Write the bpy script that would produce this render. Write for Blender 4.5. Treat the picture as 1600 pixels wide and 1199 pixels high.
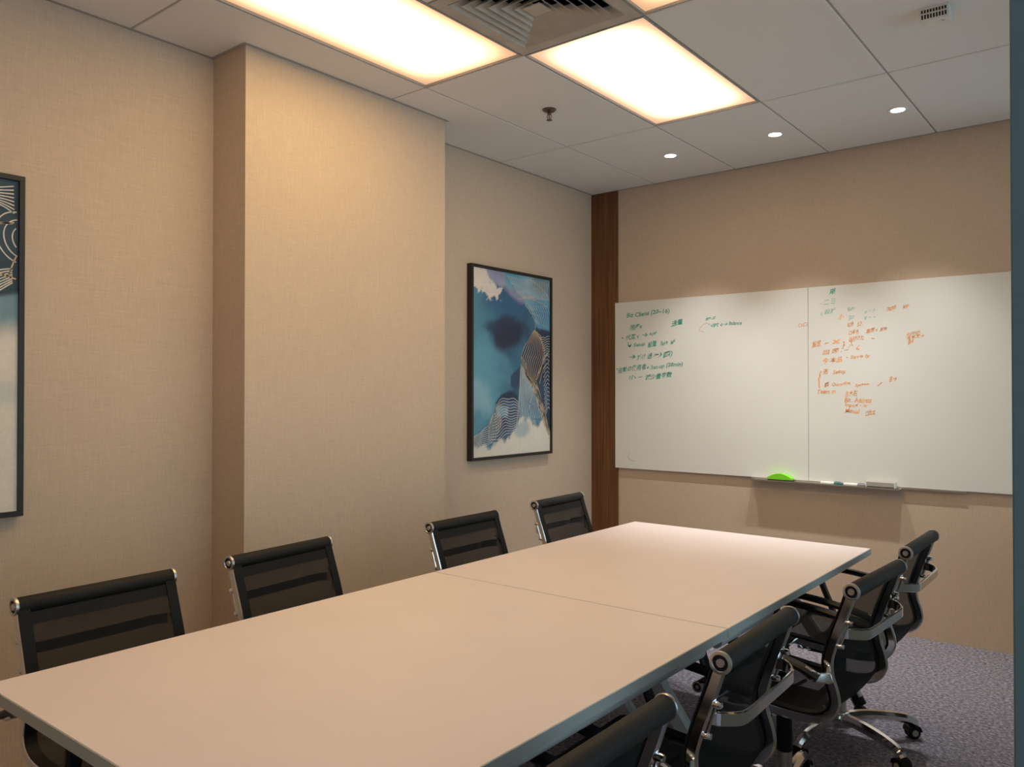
import bpy, bmesh, math, random
import numpy as np
from mathutils import Vector, Matrix, noise

random.seed(7)
for o in list(bpy.data.objects):
    bpy.data.objects.remove(o)
S = bpy.context.scene
COL = S.collection
R = math.radians

# ------------------------------------------------------------------ camera
cam_data = bpy.data.cameras.new('camera')
cam_data.sensor_fit = 'HORIZONTAL'
cam_data.sensor_width = 36.0
cam_data.lens = 36.0 * 1251.6 / 1600.0
cam_data.clip_start = 0.02
cam = bpy.data.objects.new('camera', cam_data)
COL.objects.link(cam)
cam.location = (3.2762, -5.0719, 1.4155)
cam.rotation_euler = (R(90) + 0.0104, 0.0, 0.6734)
S.camera = cam

# ------------------------------------------------------------------ world, exposure
W = bpy.data.worlds.new('world')
S.world = W
W.use_nodes = True
bg = W.node_tree.nodes['Background']
bg.inputs['Color'].default_value = (0.80, 1.0, 1.16, 1)
bg.inputs['Strength'].default_value = 1.45
S.view_settings.view_transform = 'Standard'
S.view_settings.look = 'None'
S.view_settings.gamma = 1.0
S.view_settings.exposure = 0.0
S.view_settings.use_curve_mapping = False
PANEL_STRENGTH = 7.6
SPOT_POWER = 80.0

# ------------------------------------------------------------------ dimensions
H = 2.892                      # ceiling height
XL, XP = 0.031, 0.279          # left wall, pilaster face
PY1, PY2 = -3.129, -1.900      # pilaster ends
XR = 3.150                     # glazed partition
YF = -5.60                     # wall behind the camera side
GX = [0.0, 0.5295, 1.1295, 1.7295, 2.3295, 2.9295, XR]
GY = [YF, -4.7017, -3.5017, -2.3017, -1.1017, 0.0]

# ------------------------------------------------------------------ materials
def nt(name):
    m = bpy.data.materials.new(name)
    m.use_nodes = True
    t = m.node_tree
    return m, t, t.nodes['Principled BSDF'], t.nodes, t.links

def ramp(t, fac, stops):
    n = t.nodes.new('ShaderNodeValToRGB')
    while len(n.color_ramp.elements) < len(stops):
        n.color_ramp.elements.new(0.5)
    for e, (p, c) in zip(n.color_ramp.elements, stops):
        e.position = p
        e.color = (*c, 1)
    t.links.new(fac, n.inputs['Fac'])
    return n.outputs['Color']

def noise_tex(t, scale, detail=2.0, stretch=None, rough=0.5):
    tc = t.nodes.new('ShaderNodeTexCoord')
    src = tc.outputs['Object']
    if stretch:
        mp = t.nodes.new('ShaderNodeMapping')
        mp.inputs['Scale'].default_value = stretch
        t.links.new(src, mp.inputs['Vector'])
        src = mp.outputs['Vector']
    n = t.nodes.new('ShaderNodeTexNoise')
    n.inputs['Scale'].default_value = scale
    n.inputs['Detail'].default_value = detail
    n.inputs['Roughness'].default_value = rough
    t.links.new(src, n.inputs['Vector'])
    return n.outputs['Fac']

def bump(t, bsdf, height, strength, dist=0.002):
    b = t.nodes.new('ShaderNodeBump')
    b.inputs['Strength'].default_value = strength
    b.inputs['Distance'].default_value = dist
    t.links.new(height, b.inputs['Height'])
    t.links.new(b.outputs['Normal'], bsdf.inputs['Normal'])

def mat(name, col, rough=0.5, metal=0.0, var=0.06, scale=30.0, stretch=None, bmp=0.0, spec=0.5):
    m, t, b, n, l = nt(name)
    f = noise_tex(t, scale, 3.0, stretch)
    lo = tuple(max(0.0, c * (1 - var)) for c in col)
    hi = tuple(min(1.0, c * (1 + var)) for c in col)
    l.new(ramp(t, f, [(0.3, lo), (0.7, hi)]), b.inputs['Base Color'])
    b.inputs['Roughness'].default_value = rough
    b.inputs['Metallic'].default_value = metal
    b.inputs['Specular IOR Level'].default_value = spec
    if bmp:
        bump(t, b, f, bmp)
    return m

def wallpaper(name, col):
    m, t, b, n, l = nt(name)
    hz = noise_tex(t, 1.0, 3.0, (14, 14, 300), 0.6)
    vt = noise_tex(t, 1.0, 3.0, (300, 300, 14), 0.6)
    bl = noise_tex(t, 2.2, 3.0)
    a1 = n.new('ShaderNodeMath'); a1.operation = 'ADD'
    l.new(hz, a1.inputs[0]); l.new(vt, a1.inputs[1])
    a2 = n.new('ShaderNodeMath'); a2.operation = 'MULTIPLY_ADD'
    a2.inputs[1].default_value = 0.42
    l.new(a1.outputs[0], a2.inputs[0])
    a3 = n.new('ShaderNodeMath'); a3.operation = 'MULTIPLY'; a3.inputs[1].default_value = 0.14
    l.new(bl, a3.inputs[0]); l.new(a3.outputs[0], a2.inputs[2])
    c = lambda k: tuple(min(1, x * k) for x in col)
    l.new(ramp(t, a2.outputs[0], [(0.34, c(0.88)), (0.5, c(1.0)), (0.66, c(1.11))]), b.inputs['Base Color'])
    b.inputs['Roughness'].default_value = 0.82
    b.inputs['Specular IOR Level'].default_value = 0.25
    bump(t, b, a1.outputs[0], 0.25, 0.001)
    return m

def carpet(name):
    m, t, b, n, l = nt(name)
    f = noise_tex(t, 62.0, 5.0, None, 0.8)
    g = noise_tex(t, 1.0, 2.0, (50, 150, 50))
    mx = n.new('ShaderNodeMath'); mx.operation = 'MULTIPLY_ADD'
    mx.inputs[1].default_value = 0.7
    l.new(f, mx.inputs[0])
    g2 = n.new('ShaderNodeMath'); g2.operation = 'MULTIPLY'; g2.inputs[1].default_value = 0.3
    l.new(g, g2.inputs[0]); l.new(g2.outputs[0], mx.inputs[2])
    l.new(ramp(t, mx.outputs[0], [(0.36, (0.060, 0.056, 0.078)), (0.5, (0.215, 0.203, 0.245)), (0.64, (0.50, 0.47, 0.53))]), b.inputs['Base Color'])
    b.inputs['Roughness'].default_value = 0.95
    b.inputs['Specular IOR Level'].default_value = 0.1
    bump(t, b, mx.outputs[0], 0.7, 0.006)
    return m

def wood(name):
    m, t, b, n, l = nt(name)
    f = noise_tex(t, 1.0, 5.0, (70, 70, 1.6), 0.6)
    l.new(ramp(t, f, [(0.3, (0.085, 0.032, 0.011)), (0.55, (0.165, 0.066, 0.022)), (0.75, (0.22, 0.095, 0.035))]), b.inputs['Base Color'])
    b.inputs['Roughness'].default_value = 0.5
    bump(t, b, f, 0.1, 0.0006)
    return m

def sling(name, opacity):
    m, t, b, n, l = nt(name)
    b.inputs['Base Color'].default_value = (0.006, 0.007, 0.008, 1)
    b.inputs['Roughness'].default_value = 0.7
    b.inputs['Specular IOR Level'].default_value = 0.22
    f = noise_tex(t, 900.0, 1.0)
    tr = n.new('ShaderNodeBsdfTransparent')
    mx = n.new('ShaderNodeMixShader')
    md = n.new('ShaderNodeMath'); md.operation = 'MULTIPLY_ADD'
    md.inputs[1].default_value = 0.2
    md.inputs[2].default_value = opacity - 0.1
    l.new(f, md.inputs[0]); l.new(md.outputs[0], mx.inputs['Fac'])
    l.new(tr.outputs[0], mx.inputs[1]); l.new(b.outputs[0], mx.inputs[2])
    l.new(mx.outputs[0], n['Material Output'].inputs['Surface'])
    return m

def ribbed(name):
    m, t, b, n, l = nt(name)
    w = n.new('ShaderNodeTexWave')
    w.bands_direction = 'X'
    w.inputs['Scale'].default_value = 160.0
    w.inputs['Distortion'].default_value = 0.4
    tc = n.new('ShaderNodeTexCoord')
    l.new(tc.outputs['Object'], w.inputs['Vector'])
    l.new(ramp(t, w.outputs['Fac'], [(0.0, (0.006, 0.006, 0.006)), (1.0, (0.018, 0.017, 0.016))]), b.inputs['Base Color'])
    b.inputs['Roughness'].default_value = 0.6
    b.inputs['Specular IOR Level'].default_value = 0.3
    bump(t, b, w.outputs['Fac'], 0.3, 0.001)
    return m

def glass(name):
    m, t, b, n, l = nt(name)
    tr = n.new('ShaderNodeBsdfTransparent')
    tr.inputs['Color'].default_value = (0.90, 0.96, 0.95, 1)
    gl = n.new('ShaderNodeBsdfGlossy')
    gl.inputs['Roughness'].default_value = 0.02
    fr = n.new('ShaderNodeFresnel'); fr.inputs['IOR'].default_value = 1.45
    mx = n.new('ShaderNodeMixShader')
    l.new(fr.outputs[0], mx.inputs['Fac'])
    l.new(tr.outputs[0], mx.inputs[1]); l.new(gl.outputs[0], mx.inputs[2])
    l.new(mx.outputs[0], n['Material Output'].inputs['Surface'])
    return m

def lamp_panel(name, edge, mid, s_edge, s_mid):
    # luminous diffuser: tubes behind it make the sheet brighter away from its rim
    m, t, b, n, l = nt(name)
    tc = n.new('ShaderNodeTexCoord')
    sp = n.new('ShaderNodeSeparateXYZ')
    l.new(tc.outputs['Object'], sp.inputs[0])
    def rim(sock, half):
        a = n.new('ShaderNodeMath'); a.operation = 'ABSOLUTE'
        l.new(sock, a.inputs[0])
        c = n.new('ShaderNodeMapRange')
        c.interpolation_type = 'SMOOTHSTEP'
        c.inputs['From Min'].default_value = half
        c.inputs['From Max'].default_value = half - 0.24
        l.new(a.outputs[0], c.inputs['Value'])
        return c.outputs['Result']
    p = n.new('ShaderNodeMath'); p.operation = 'MULTIPLY'
    l.new(rim(sp.outputs['X'], 0.30), p.inputs[0]); l.new(rim(sp.outputs['Y'], 0.62), p.inputs[1])
    e = n.new('ShaderNodeEmission')
    l.new(ramp(t, p.outputs[0], [(0.0, edge), (1.0, mid)]), e.inputs['Color'])
    s = n.new('ShaderNodeMapRange')
    s.inputs['To Min'].default_value = s_edge
    s.inputs['To Max'].default_value = s_mid
    l.new(p.outputs[0], s.inputs['Value']); l.new(s.outputs['Result'], e.inputs['Strength'])
    l.new(e.outputs[0], n['Material Output'].inputs['Surface'])
    return m

def emit(name, col, s):
    m, t, b, n, l = nt(name)
    e = n.new('ShaderNodeEmission')
    f = noise_tex(t, 5.0)
    l.new(ramp(t, f, [(0.0, col), (1.0, col)]), e.inputs['Color'])
    e.inputs['Strength'].default_value = s
    l.new(e.outputs[0], n['Material Output'].inputs['Surface'])
    return m

def print_mat(name):
    m, t, b, n, l = nt(name)
    a = n.new('ShaderNodeVertexColor'); a.layer_name = 'Print'
    f = noise_tex(t, 60.0, 4.0)
    mx = n.new('ShaderNodeMix'); mx.data_type = 'RGBA'; mx.blend_type = 'MULTIPLY'
    mx.inputs['Factor'].default_value = 0.35
    l.new(a.outputs['Color'], mx.inputs['A'])
    l.new(ramp(t, f, [(0.3, (0.75, 0.75, 0.75)), (0.7, (1, 1, 1))]), mx.inputs['B'])
    l.new(mx.outputs['Result'], b.inputs['Base Color'])
    b.inputs['Roughness'].default_value = 0.6
    return m

M = {}
M['wall'] = wallpaper('linen_wallpaper', (0.605, 0.478, 0.365))
M['carpet'] = carpet('speckled_carpet')
M['tile'] = mat('ceiling_tile_white', (0.80, 0.79, 0.78), 0.9, 0, 0.02, 200, spec=0.2)
M['tee'] = mat('ceiling_tee_metal', (0.40, 0.385, 0.37), 0.6, 0, 0.03)
M['void'] = mat('dark_void', (0.02, 0.02, 0.02), 0.9)
M['wood'] = wood('dark_veneer')
M['teal'] = mat('slate_teal_paint', (0.062, 0.100, 0.108), 0.5, 0, 0.04)
M['light_block'] = mat('blue_grey_panel', (0.20, 0.28, 0.36), 0.5, 0, 0.03)  # for the added light-blocking panel, tinted for the chrome reflections
M['glass'] = glass('partition_glass')
M['chrome'] = mat('polished_chrome', (0.80, 0.81, 0.82), 0.10, 1.0, 0.02)
M['satin'] = mat('satin_aluminium', (0.62, 0.61, 0.59), 0.35, 1.0, 0.03)
M['sling'] = sling('black_sling_mesh', 0.63)
M['hem'] = mat('black_hem', (0.008, 0.008, 0.008), 0.65, spec=0.25)
M['roll'] = ribbed('ribbed_black_fabric')
M['plastic'] = mat('black_plastic', (0.007, 0.007, 0.008), 0.42, spec=0.3)
M['laminate'] = mat('pale_laminate', (0.83, 0.735, 0.745), 0.38, 0, 0.015, 5)
M['edge'] = mat('grey_edge_band', (0.45, 0.49, 0.475), 0.5, 0, 0.02)
M['legpaint'] = mat('pale_grey_paint', (0.55, 0.57, 0.56), 0.4, 0, 0.02)
M['frame'] = mat('espresso_frame', (0.014, 0.010, 0.008), 0.45)
M['board'] = mat('white_board_glass', (0.80, 0.80, 0.77), 0.28, 0, 0.012, 3)
M['print'] = print_mat('printed_canvas')
M['goldline'] = mat('gold_line_ink', (0.60, 0.45, 0.27), 0.6, 0, 0.15, 40)
M['paleline'] = mat('pale_line_ink', (0.62, 0.60, 0.56), 0.6, 0, 0.15, 40)
M['teal_ink'] = mat('teal_marker_ink', (0.08, 0.40, 0.31), 0.6, 0, 0.25, 20)
M['faded_ink'] = mat('faded_teal_ink', (0.40, 0.62, 0.55), 0.6, 0, 0.15, 20)
M['orange_ink'] = mat('orange_marker_ink', (0.86, 0.40, 0.17), 0.6, 0, 0.2, 20)
M['faded_orange'] = mat('faded_orange_ink', (0.75, 0.47, 0.30), 0.6, 0, 0.15, 20)
M['lime'] = mat('lime_plastic', (0.22, 0.75, 0.02), 0.45)
M['felt'] = mat('dark_felt', (0.03, 0.035, 0.03), 0.9)
M['white_plastic'] = mat('white_plastic', (0.75, 0.74, 0.70), 0.45)
M['teal_cap'] = mat('teal_cap', (0.01, 0.13, 0.11), 0.4)
M['grey_cap'] = mat('grey_cap', (0.20, 0.19, 0.22), 0.4)
M['grey_pad'] = mat('grey_pad', (0.42, 0.39, 0.37), 0.5)
M['diff_metal'] = mat('diffuser_paint', (0.50, 0.46, 0.40), 0.6, 0, 0.10, 9)
M['bronze'] = mat('bronze_sprinkler', (0.16, 0.12, 0.10), 0.35, 0.8)
M['caster_disc'] = mat('caster_disc', (0.45, 0.44, 0.40), 0.5)
M['panel_warm'] = lamp_panel('warm_diffuser', (1.0, 0.58, 0.32), (1.0, 0.70, 0.27), PANEL_STRENGTH * 0.11, PANEL_STRENGTH * 1.08)
M['panel_white'] = lamp_panel('peach_diffuser', (1.0, 0.62, 0.38), (1.0, 0.76, 0.46), PANEL_STRENGTH * 0.11, PANEL_STRENGTH * 1.1)
M['bulb'] = emit('downlight_bulb', (1.0, 0.90, 0.78), 25.0)

# ------------------------------------------------------------------ helpers
def link(name, me, m=None, parent=None):
    o = bpy.data.objects.new(name, me)
    COL.objects.link(o)
    if m is not None:
        me.materials.append(M[m] if isinstance(m, str) else m)
    o.parent = parent
    return o

def empty(name, loc=(0, 0, 0), rz=0.0):
    o = bpy.data.objects.new(name, None)
    COL.objects.link(o)
    o.location = loc
    o.rotation_euler = (0, 0, rz)
    o.empty_display_size = 0.1
    return o

def tag(o, label=None, cat=None, group=None, kind=None):
    if label: o['label'] = label
    if cat: o['category'] = cat
    if group: o['group'] = group
    if kind: o['kind'] = kind
    return o

def obj(name, bm, m, parent=None, smooth=False, loc=None, bevel=0.0):
    if bevel:
        bmesh.ops.bevel(bm, geom=list(bm.edges), offset=bevel, segments=2, affect='EDGES', profile=0.6)
    bmesh.ops.recalc_face_normals(bm, faces=list(bm.faces))
    me = bpy.data.meshes.new(name)
    bm.to_mesh(me)
    bm.free()
    if smooth:
        me.polygons.foreach_set('use_smooth', [True] * len(me.polygons))
        try:
            me.set_sharp_from_angle(angle=R(40))
        except Exception:
            pass
    o = link(name, me, m, parent)
    if loc: o.location = loc
    return o

def box(bm, x0, x1, y0, y1, z0, z1):
    v = [bm.verts.new((x, y, z)) for x in (x0, x1) for y in (y0, y1) for z in (z0, z1)]
    for f in ((0, 1, 3, 2), (4, 6, 7, 5), (0, 4, 5, 1), (2, 3, 7, 6), (0, 2, 6, 4), (1, 5, 7, 3)):
        bm.faces.new([v[i] for i in f])
    return bm

def bx(x0, x1, y0, y1, z0, z1):
    return box(bmesh.new(), x0, x1, y0, y1, z0, z1)

def lathe(bm, prof, n=20, axis='Z', origin=(0, 0, 0)):
    """prof: list of (radius, height) along axis; closed at both ends."""
    o = Vector(origin)
    def pt(r, h, a):
        c, s = r * math.cos(a), r * math.sin(a)
        return o + Vector({'Z': (c, s, h), 'X': (h, c, s), 'Y': (s, h, c)}[axis])
    rings = [[bm.verts.new(pt(r, h, 2 * math.pi * k / n)) for k in range(n)] for r, h in prof]
    for a, b in zip(rings, rings[1:]):
        for k in range(n):
            bm.faces.new((a[k], a[(k + 1) % n], b[(k + 1) % n], b[k]))
    bm.faces.new(rings[0]); bm.faces.new(rings[-1])
    return bm

def sweep(bm, path, prof, side, scales=None):
    """sweep the closed 2D profile (s, n) along path; s is measured along side, n across it."""
    side = Vector(side).normalized()
    path = [Vector(p) for p in path]
    rings = []
    for i, p in enumerate(path):
        t = (path[min(i + 1, len(path) - 1)] - path[max(i - 1, 0)]).normalized()
        s = (side - t * side.dot(t)).normalized()
        n = t.cross(s)
        k = scales[i] if scales else 1.0
        rings.append([bm.verts.new(p + s * (a * k) + n * (b * k)) for a, b in prof])
    m = len(prof)
    for a, b in zip(rings, rings[1:]):
        for k in range(m):
            bm.faces.new((a[k], a[(k + 1) % m], b[(k + 1) % m], b[k]))
    bm.faces.new(rings[0]); bm.faces.new(rings[-1])
    return bm

def rrect(w, h, c):
    w, h = w / 2, h / 2
    return [(-w + c, -h), (w - c, -h), (w, -h + c), (w, h - c), (w - c, h), (-w + c, h), (-w, h - c), (-w, -h + c)]

def circle(r, n=12):
    return [(r * math.cos(2 * math.pi * k / n), r * math.sin(2 * math.pi * k / n)) for k in range(n)]

def spline(pts, n=6):
    """Catmull-Rom through pts (tuples of any length)"""
    P = [np.array(p, float) for p in pts]
    P = [2 * P[0] - P[1]] + P + [2 * P[-1] - P[-2]]
    out = []
    for i in range(1, len(P) - 2):
        a, b, c, d = P[i - 1:i + 3]
        for k in range(n):
            t = k / n
            out.append(0.5 * (2 * b + (c - a) * t + (2 * a - 5 * b + 4 * c - d) * t * t + (3 * b - a - 3 * c + d) * t ** 3))
    out.append(P[-2])
    return out

def copy_tree(o, parent=None):
    c = o.copy()
    COL.objects.link(c)
    c.parent = parent
    for ch in list(o.children):
        copy_tree(ch, c)
    return c

# ------------------------------------------------------------------ the setting
def prism(bm, pts, z0, z1):
    a = [bm.verts.new((x, y, z0)) for x, y in pts]
    b = [bm.verts.new((x, y, z1)) for x, y in pts]
    n = len(pts)
    bm.faces.new(a); bm.faces.new(b)
    for k in range(n):
        bm.faces.new((a[k], a[(k + 1) % n], b[(k + 1) % n], b[k]))
    return bm

HT = H + 0.10
XC = 6.6                       # far side of the corridor, open to daylight
tag(obj('floor', bx(-0.3, XC, YF - 1.2, 0.3, -0.12, 0.0), 'carpet'), 'blue grey speckled carpet floor under the table', None, None, 'structure')
tag(obj('wall_left', prism(bmesh.new(), [(-0.3, YF), (XL, YF), (XL, PY1), (XP, PY1), (XP, PY2), (0, PY2), (0, 0), (-0.3, 0)], 0, HT), 'wall'),
    'beige linen papered wall with a projecting pilaster', None, None, 'structure')
tag(obj('wall_back', bx(-0.3, XR, 0, 0.2, 0, HT), 'wall'), 'beige linen papered wall behind the whiteboard', None, None, 'structure')
tag(obj('wall_front', bx(-0.3, XR, YF - 0.2, YF, 0, HT), 'wall'), 'beige linen papered wall at the near end of the room', None, None, 'structure')
tag(obj('trim_1', bx(0.0, 0.228, -0.012, 0.0, 0, H), 'wood', bevel=0.002), 'tall dark brown veneer strip in the far corner', None, None, 'structure')

# ceiling: a soffit slab, the tiles and the tees between them
soff = bmesh.new()
box(soff, -0.3, XR, YF - 0.2, 0.2, H + 0.30, H + 0.36)
ceil = tag(obj('ceiling', soff, 'void'), 'white tiled suspended ceiling with thin metal tees', None, None, 'structure')
corr = tag(obj('ceiling_corridor', bx(XR + 0.1, XC, YF - 1.2, 0.3, H, H + 0.1), 'tile'), 'plain white ceiling over the corridor', None, None, 'structure')
LIGHT_CELLS = {(1, 2): 'panel_warm', (2, 3): 'panel_white', (3, 2): 'panel_warm', (2, 1): 'panel_white'}  # the last cell is an unseen panel, added to light the room
DIFF_CELL = (2, 2)
g = 0.005
DOWN = [(0.938, -0.555), (1.601, -0.555), (2.250, -0.548)]
def tile(x0, x1, y0, y1, hole=None):
    bm = bmesh.new()
    box(bm, x0 + g, x1 - g, y0 + g, y1 - g, H, H + 0.015)
    # tegular edge: chamfer of the visible face
    bmesh.ops.bevel(bm, geom=[e for e in bm.edges if all(v.co.z < H + 0.001 for v in e.verts)], offset=0.003, segments=1, affect='EDGES')
    return obj('ceiling_tile', bm, 'tile', ceil)
for i in range(len(GX) - 1):
    for j in range(len(GY) - 1):
        if (i, j) in LIGHT_CELLS: continue
        if (i, j) == DIFF_CELL:
            tile(GX[i], GX[i + 1], GY[j], GY[j] + 0.6)
            continue
        tile(GX[i], GX[i + 1], GY[j], GY[j + 1])
for x in GX[1:-1]:
    obj('ceiling_tee', bx(x - 0.012, x + 0.012, YF, 0, H + 0.004, H + 0.030), 'tee', ceil)
for y in GY[1:-1]:
    for a, b in zip(GX, GX[1:]):
        obj('ceiling_cross_tee', bx(a + 0.012, b - 0.012, y - 0.012, y + 0.012, H + 0.004, H + 0.030), 'tee', ceil)
obj('ceiling_cross_tee', bx(GX[2] + 0.012, GX[3] - 0.012, GY[2] + 0.588, GY[2] + 0.612, H + 0.004, H + 0.030), 'tee', ceil)
# edge angle along the walls
for nm, b in (('edge_angle', (0, XR, -0.020, 0.0, H - 0.001, H + 0.002)),
              ('edge_angle', (0, 0.018, PY2, -0.020, H - 0.001, H + 0.002)),
              ('edge_angle', (XP, XP + 0.018, PY1 - 0.018, PY2 + 0.018, H - 0.001, H + 0.002)),
              ('edge_angle', (XL, XP, PY1 - 0.018, PY1, H - 0.001, H + 0.002)),
              ('edge_angle', (XL, XL + 0.018, YF, PY1 - 0.018, H - 0.001, H + 0.002))):
    obj(nm, bx(*b), 'tee', ceil)

# glazed partition on the right with the doorway the photograph looks through
JY = -4.0
wr = tag(obj('wall_right', bx(XR, XR + 0.10, YF - 0.2, -5.25, 0, HT), 'wall'), 'partition beside the open doorway', None, None, 'structure')
tag(obj('trim_2', bx(XR + 0.0015, XR + 0.10, JY, JY + 0.07, 0, H), 'teal', bevel=0.002), 'slate teal door jamb at the right edge', None, None, 'structure')
tag(obj('trim_3', bx(XR, XR + 0.10, -5.25, -5.18, 0, H), 'teal', bevel=0.002), 'slate teal door jamb near the camera', None, None, 'structure')
win = tag(empty('window_1', (XR, 0, 0)), 'glazed partition with slate teal mullions', None, None, 'structure')
for y0 in (-2.70, -1.36, -0.06):
    obj('mullion', bx(0.02, 0.08, y0, y0 + 0.06, 0.70, H - 0.08), 'teal', win)
obj('light_block_panel', bx(0.02, 0.08, JY + 0.07, 0, 0, 0.70), 'light_block', win)  # added solid panel, keeps corridor daylight off the floor under the table
obj('head_rail', bx(0.02, 0.08, JY + 0.07, 0, H - 0.08, H), 'teal', win)
for a, b in ((JY + 0.07, -2.70), (-2.64, -1.36), (-1.30, -0.06)):
    obj('pane', bx(0.045, 0.055, a, b, 0.70, H - 0.08), 'glass', win)

# ------------------------------------------------------------------ ceiling fittings
def light_panel(cell, m, label):
    i, j = cell
    x0, x1, y0, y1 = GX[i], GX[i + 1], GY[j], GY[j + 1]
    cx, cy = (x0 + x1) / 2, (y0 + y1) / 2
    t = tag(empty('ceiling_light_panel', (cx, cy, H)), label, 'ceiling light', 'luminous panels in the ceiling')
    a, b = (x1 - x0) / 2 - 0.004, (y1 - y0) / 2 - 0.004
    fr = bmesh.new()
    w = 0.007
    for q in ((-a, a, -b, -b + w), (-a, a, b - w, b), (-a, -a + w, -b + w, b - w), (a - w, a, -b + w, b - w)):
        box(fr, *q, 0.0, 0.03)
    obj('frame', fr, 'tee', t)
    df = bmesh.new()
    box(df, -a + w, a - w, -b + w, b - w, 0.010, 0.016)
    obj('diffuser', df, m, t)
    hs = bmesh.new()
    box(hs, -a, a, -b, b, 0.052, 0.12)
    obj('housing', hs, 'tee', t)
LP_LABEL = {(1, 2): 'warm yellow luminous ceiling panel beside the pilaster', (2, 3): 'bright peach luminous ceiling panel beyond the air diffuser',
            (3, 2): 'warm luminous ceiling panel cut by the top edge, right of the air diffuser', (2, 1): 'unseen luminous ceiling panel added above the near end of the table'}
for c, m in LIGHT_CELLS.items():
    light_panel(c, m, LP_LABEL[c])

# four-way air diffuser: nested square cones
cx, cy = (GX[2] + GX[3]) / 2, GY[3] - 0.30
t = tag(empty('air_diffuser', (cx, cy, H)), 'square four-way air diffuser with nested louvres between two light panels', 'air vent')
def square_cone(r_out, z_out, r_in, z_in, th=0.0025):
    bm = bmesh.new()
    rings = []
    for r, z in ((r_out, z_out), (r_in, z_in), (r_in, z_in + th), (r_out, z_out + th)):
        rings.append([bm.verts.new((sx * r, sy * r, z)) for sx, sy in ((-1, -1), (1, -1), (1, 1), (-1, 1))])
    for a, b in zip(rings, rings[1:] + rings[:1]):
        for k in range(4):
            bm.faces.new((a[k], a[(k + 1) % 4], b[(k + 1) % 4], b[k]))
    return bm
fr = bmesh.new()
for q in ((-.296, .296, -.296, -.245), (-.296, .296, .245, .296), (-.296, -.245, -.245, .245), (.245, .296, -.245, .245)):
    box(fr, *q, 0.0, 0.012)
obj('frame', fr, 'diff_metal', t)
for k in range(6):
    r = 0.245 - k * 0.036
    obj('louver', square_cone(r - 0.002, -0.002, r - 0.040, 0.034), 'diff_metal', t)
cp = bmesh.new()
box(cp, -0.040, 0.040, -0.040, 0.040, 0.0, 0.004)
obj('centre_plate', cp, 'diff_metal', t)
ple = bmesh.new()
box(ple, -0.29, 0.29, -0.29, 0.29, 0.15, 0.16)
for q in ((-.29, -.28, -.28, .28), (.28, .29, -.28, .28), (-.29, .29, -.29, -.28), (-.29, .29, .28, .29)):
    box(ple, *q, 0.02, 0.15)
obj('plenum', ple, 'void', t)

def downlight(x, y, label):
    t = tag(empty('downlight', (x, y, H)), label, 'downlight', 'recessed downlights in front of the whiteboard')
    bm = bmesh.new()
    n = 28
    prof = [(0.033, 0.010), (0.036, -0.003), (0.046, -0.004), (0.049, -0.001), (0.049, 0.001)]
    rings = [[bm.verts.new((r * math.cos(2 * math.pi * k / n), r * math.sin(2 * math.pi * k / n), z)) for k in range(n)] for r, z in prof]
    for a, b in zip(rings, rings[1:] + rings[:1]):
        for k in range(n):
            bm.faces.new((a[k], a[(k + 1) % n], b[(k + 1) % n], b[k]))
    obj('trim_ring', bm, 'tile', t, True)
    obj('bulb', lathe(bmesh.new(), [(0.033, 0.0), (0.033, -0.002)], 24), 'bulb', t)
    ld = bpy.data.lights.new('downlight_lamp', 'SPOT')
    ld.energy = SPOT_POWER
    ld.color = (1.0, 0.98, 0.94)
    ld.spot_size = R(78)
    ld.spot_blend = 0.9
    ld.shadow_soft_size = 0.02
    lo = bpy.data.objects.new('downlight_lamp', ld)
    COL.objects.link(lo)
    lo.location = (0, 0, -0.010)
    lo.parent = t
for (x, y), s in zip(DOWN, ('nearest the dark wood strip', 'middle one of the three', 'rightmost of the three')):
    downlight(x, y, 'small round recessed downlight, ' + s)

# sprinkler
t = tag(empty('fire_sprinkler', (0.827, -1.690, H)), 'small bronze pendent fire sprinkler on the white ceiling tile', 'sprinkler')
obj('escutcheon', lathe(bmesh.new(), [(0.036, 0.0), (0.036, -0.004), (0.026, -0.012), (0.012, -0.014)], 24), 'bronze', t, True)
obj('body', lathe(bmesh.new(), [(0.009, -0.012), (0.011, -0.024), (0.006, -0.030)], 16), 'bronze', t, True)
for s in (-1, 1):
    p = spline([(s * 0.009, 0, -0.024), (s * 0.013, 0, -0.036), (s * 0.010, 0, -0.048), (s * 0.003, 0, -0.054)], 4)
    obj('yoke_arm', sweep(bmesh.new(), p, circle(0.0022, 8), (0, 1, 0)), 'bronze', t, True)
obj('glass_bulb', lathe(bmesh.new(), [(0.002, -0.028), (0.003, -0.040), (0.002, -0.054)], 10), 'bronze', t, True)
obj('deflector', lathe(bmesh.new(), [(0.006, -0.052), (0.015, -0.056), (0.015, -0.058), (0.004, -0.059)], 18), 'bronze', t, True)

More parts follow.
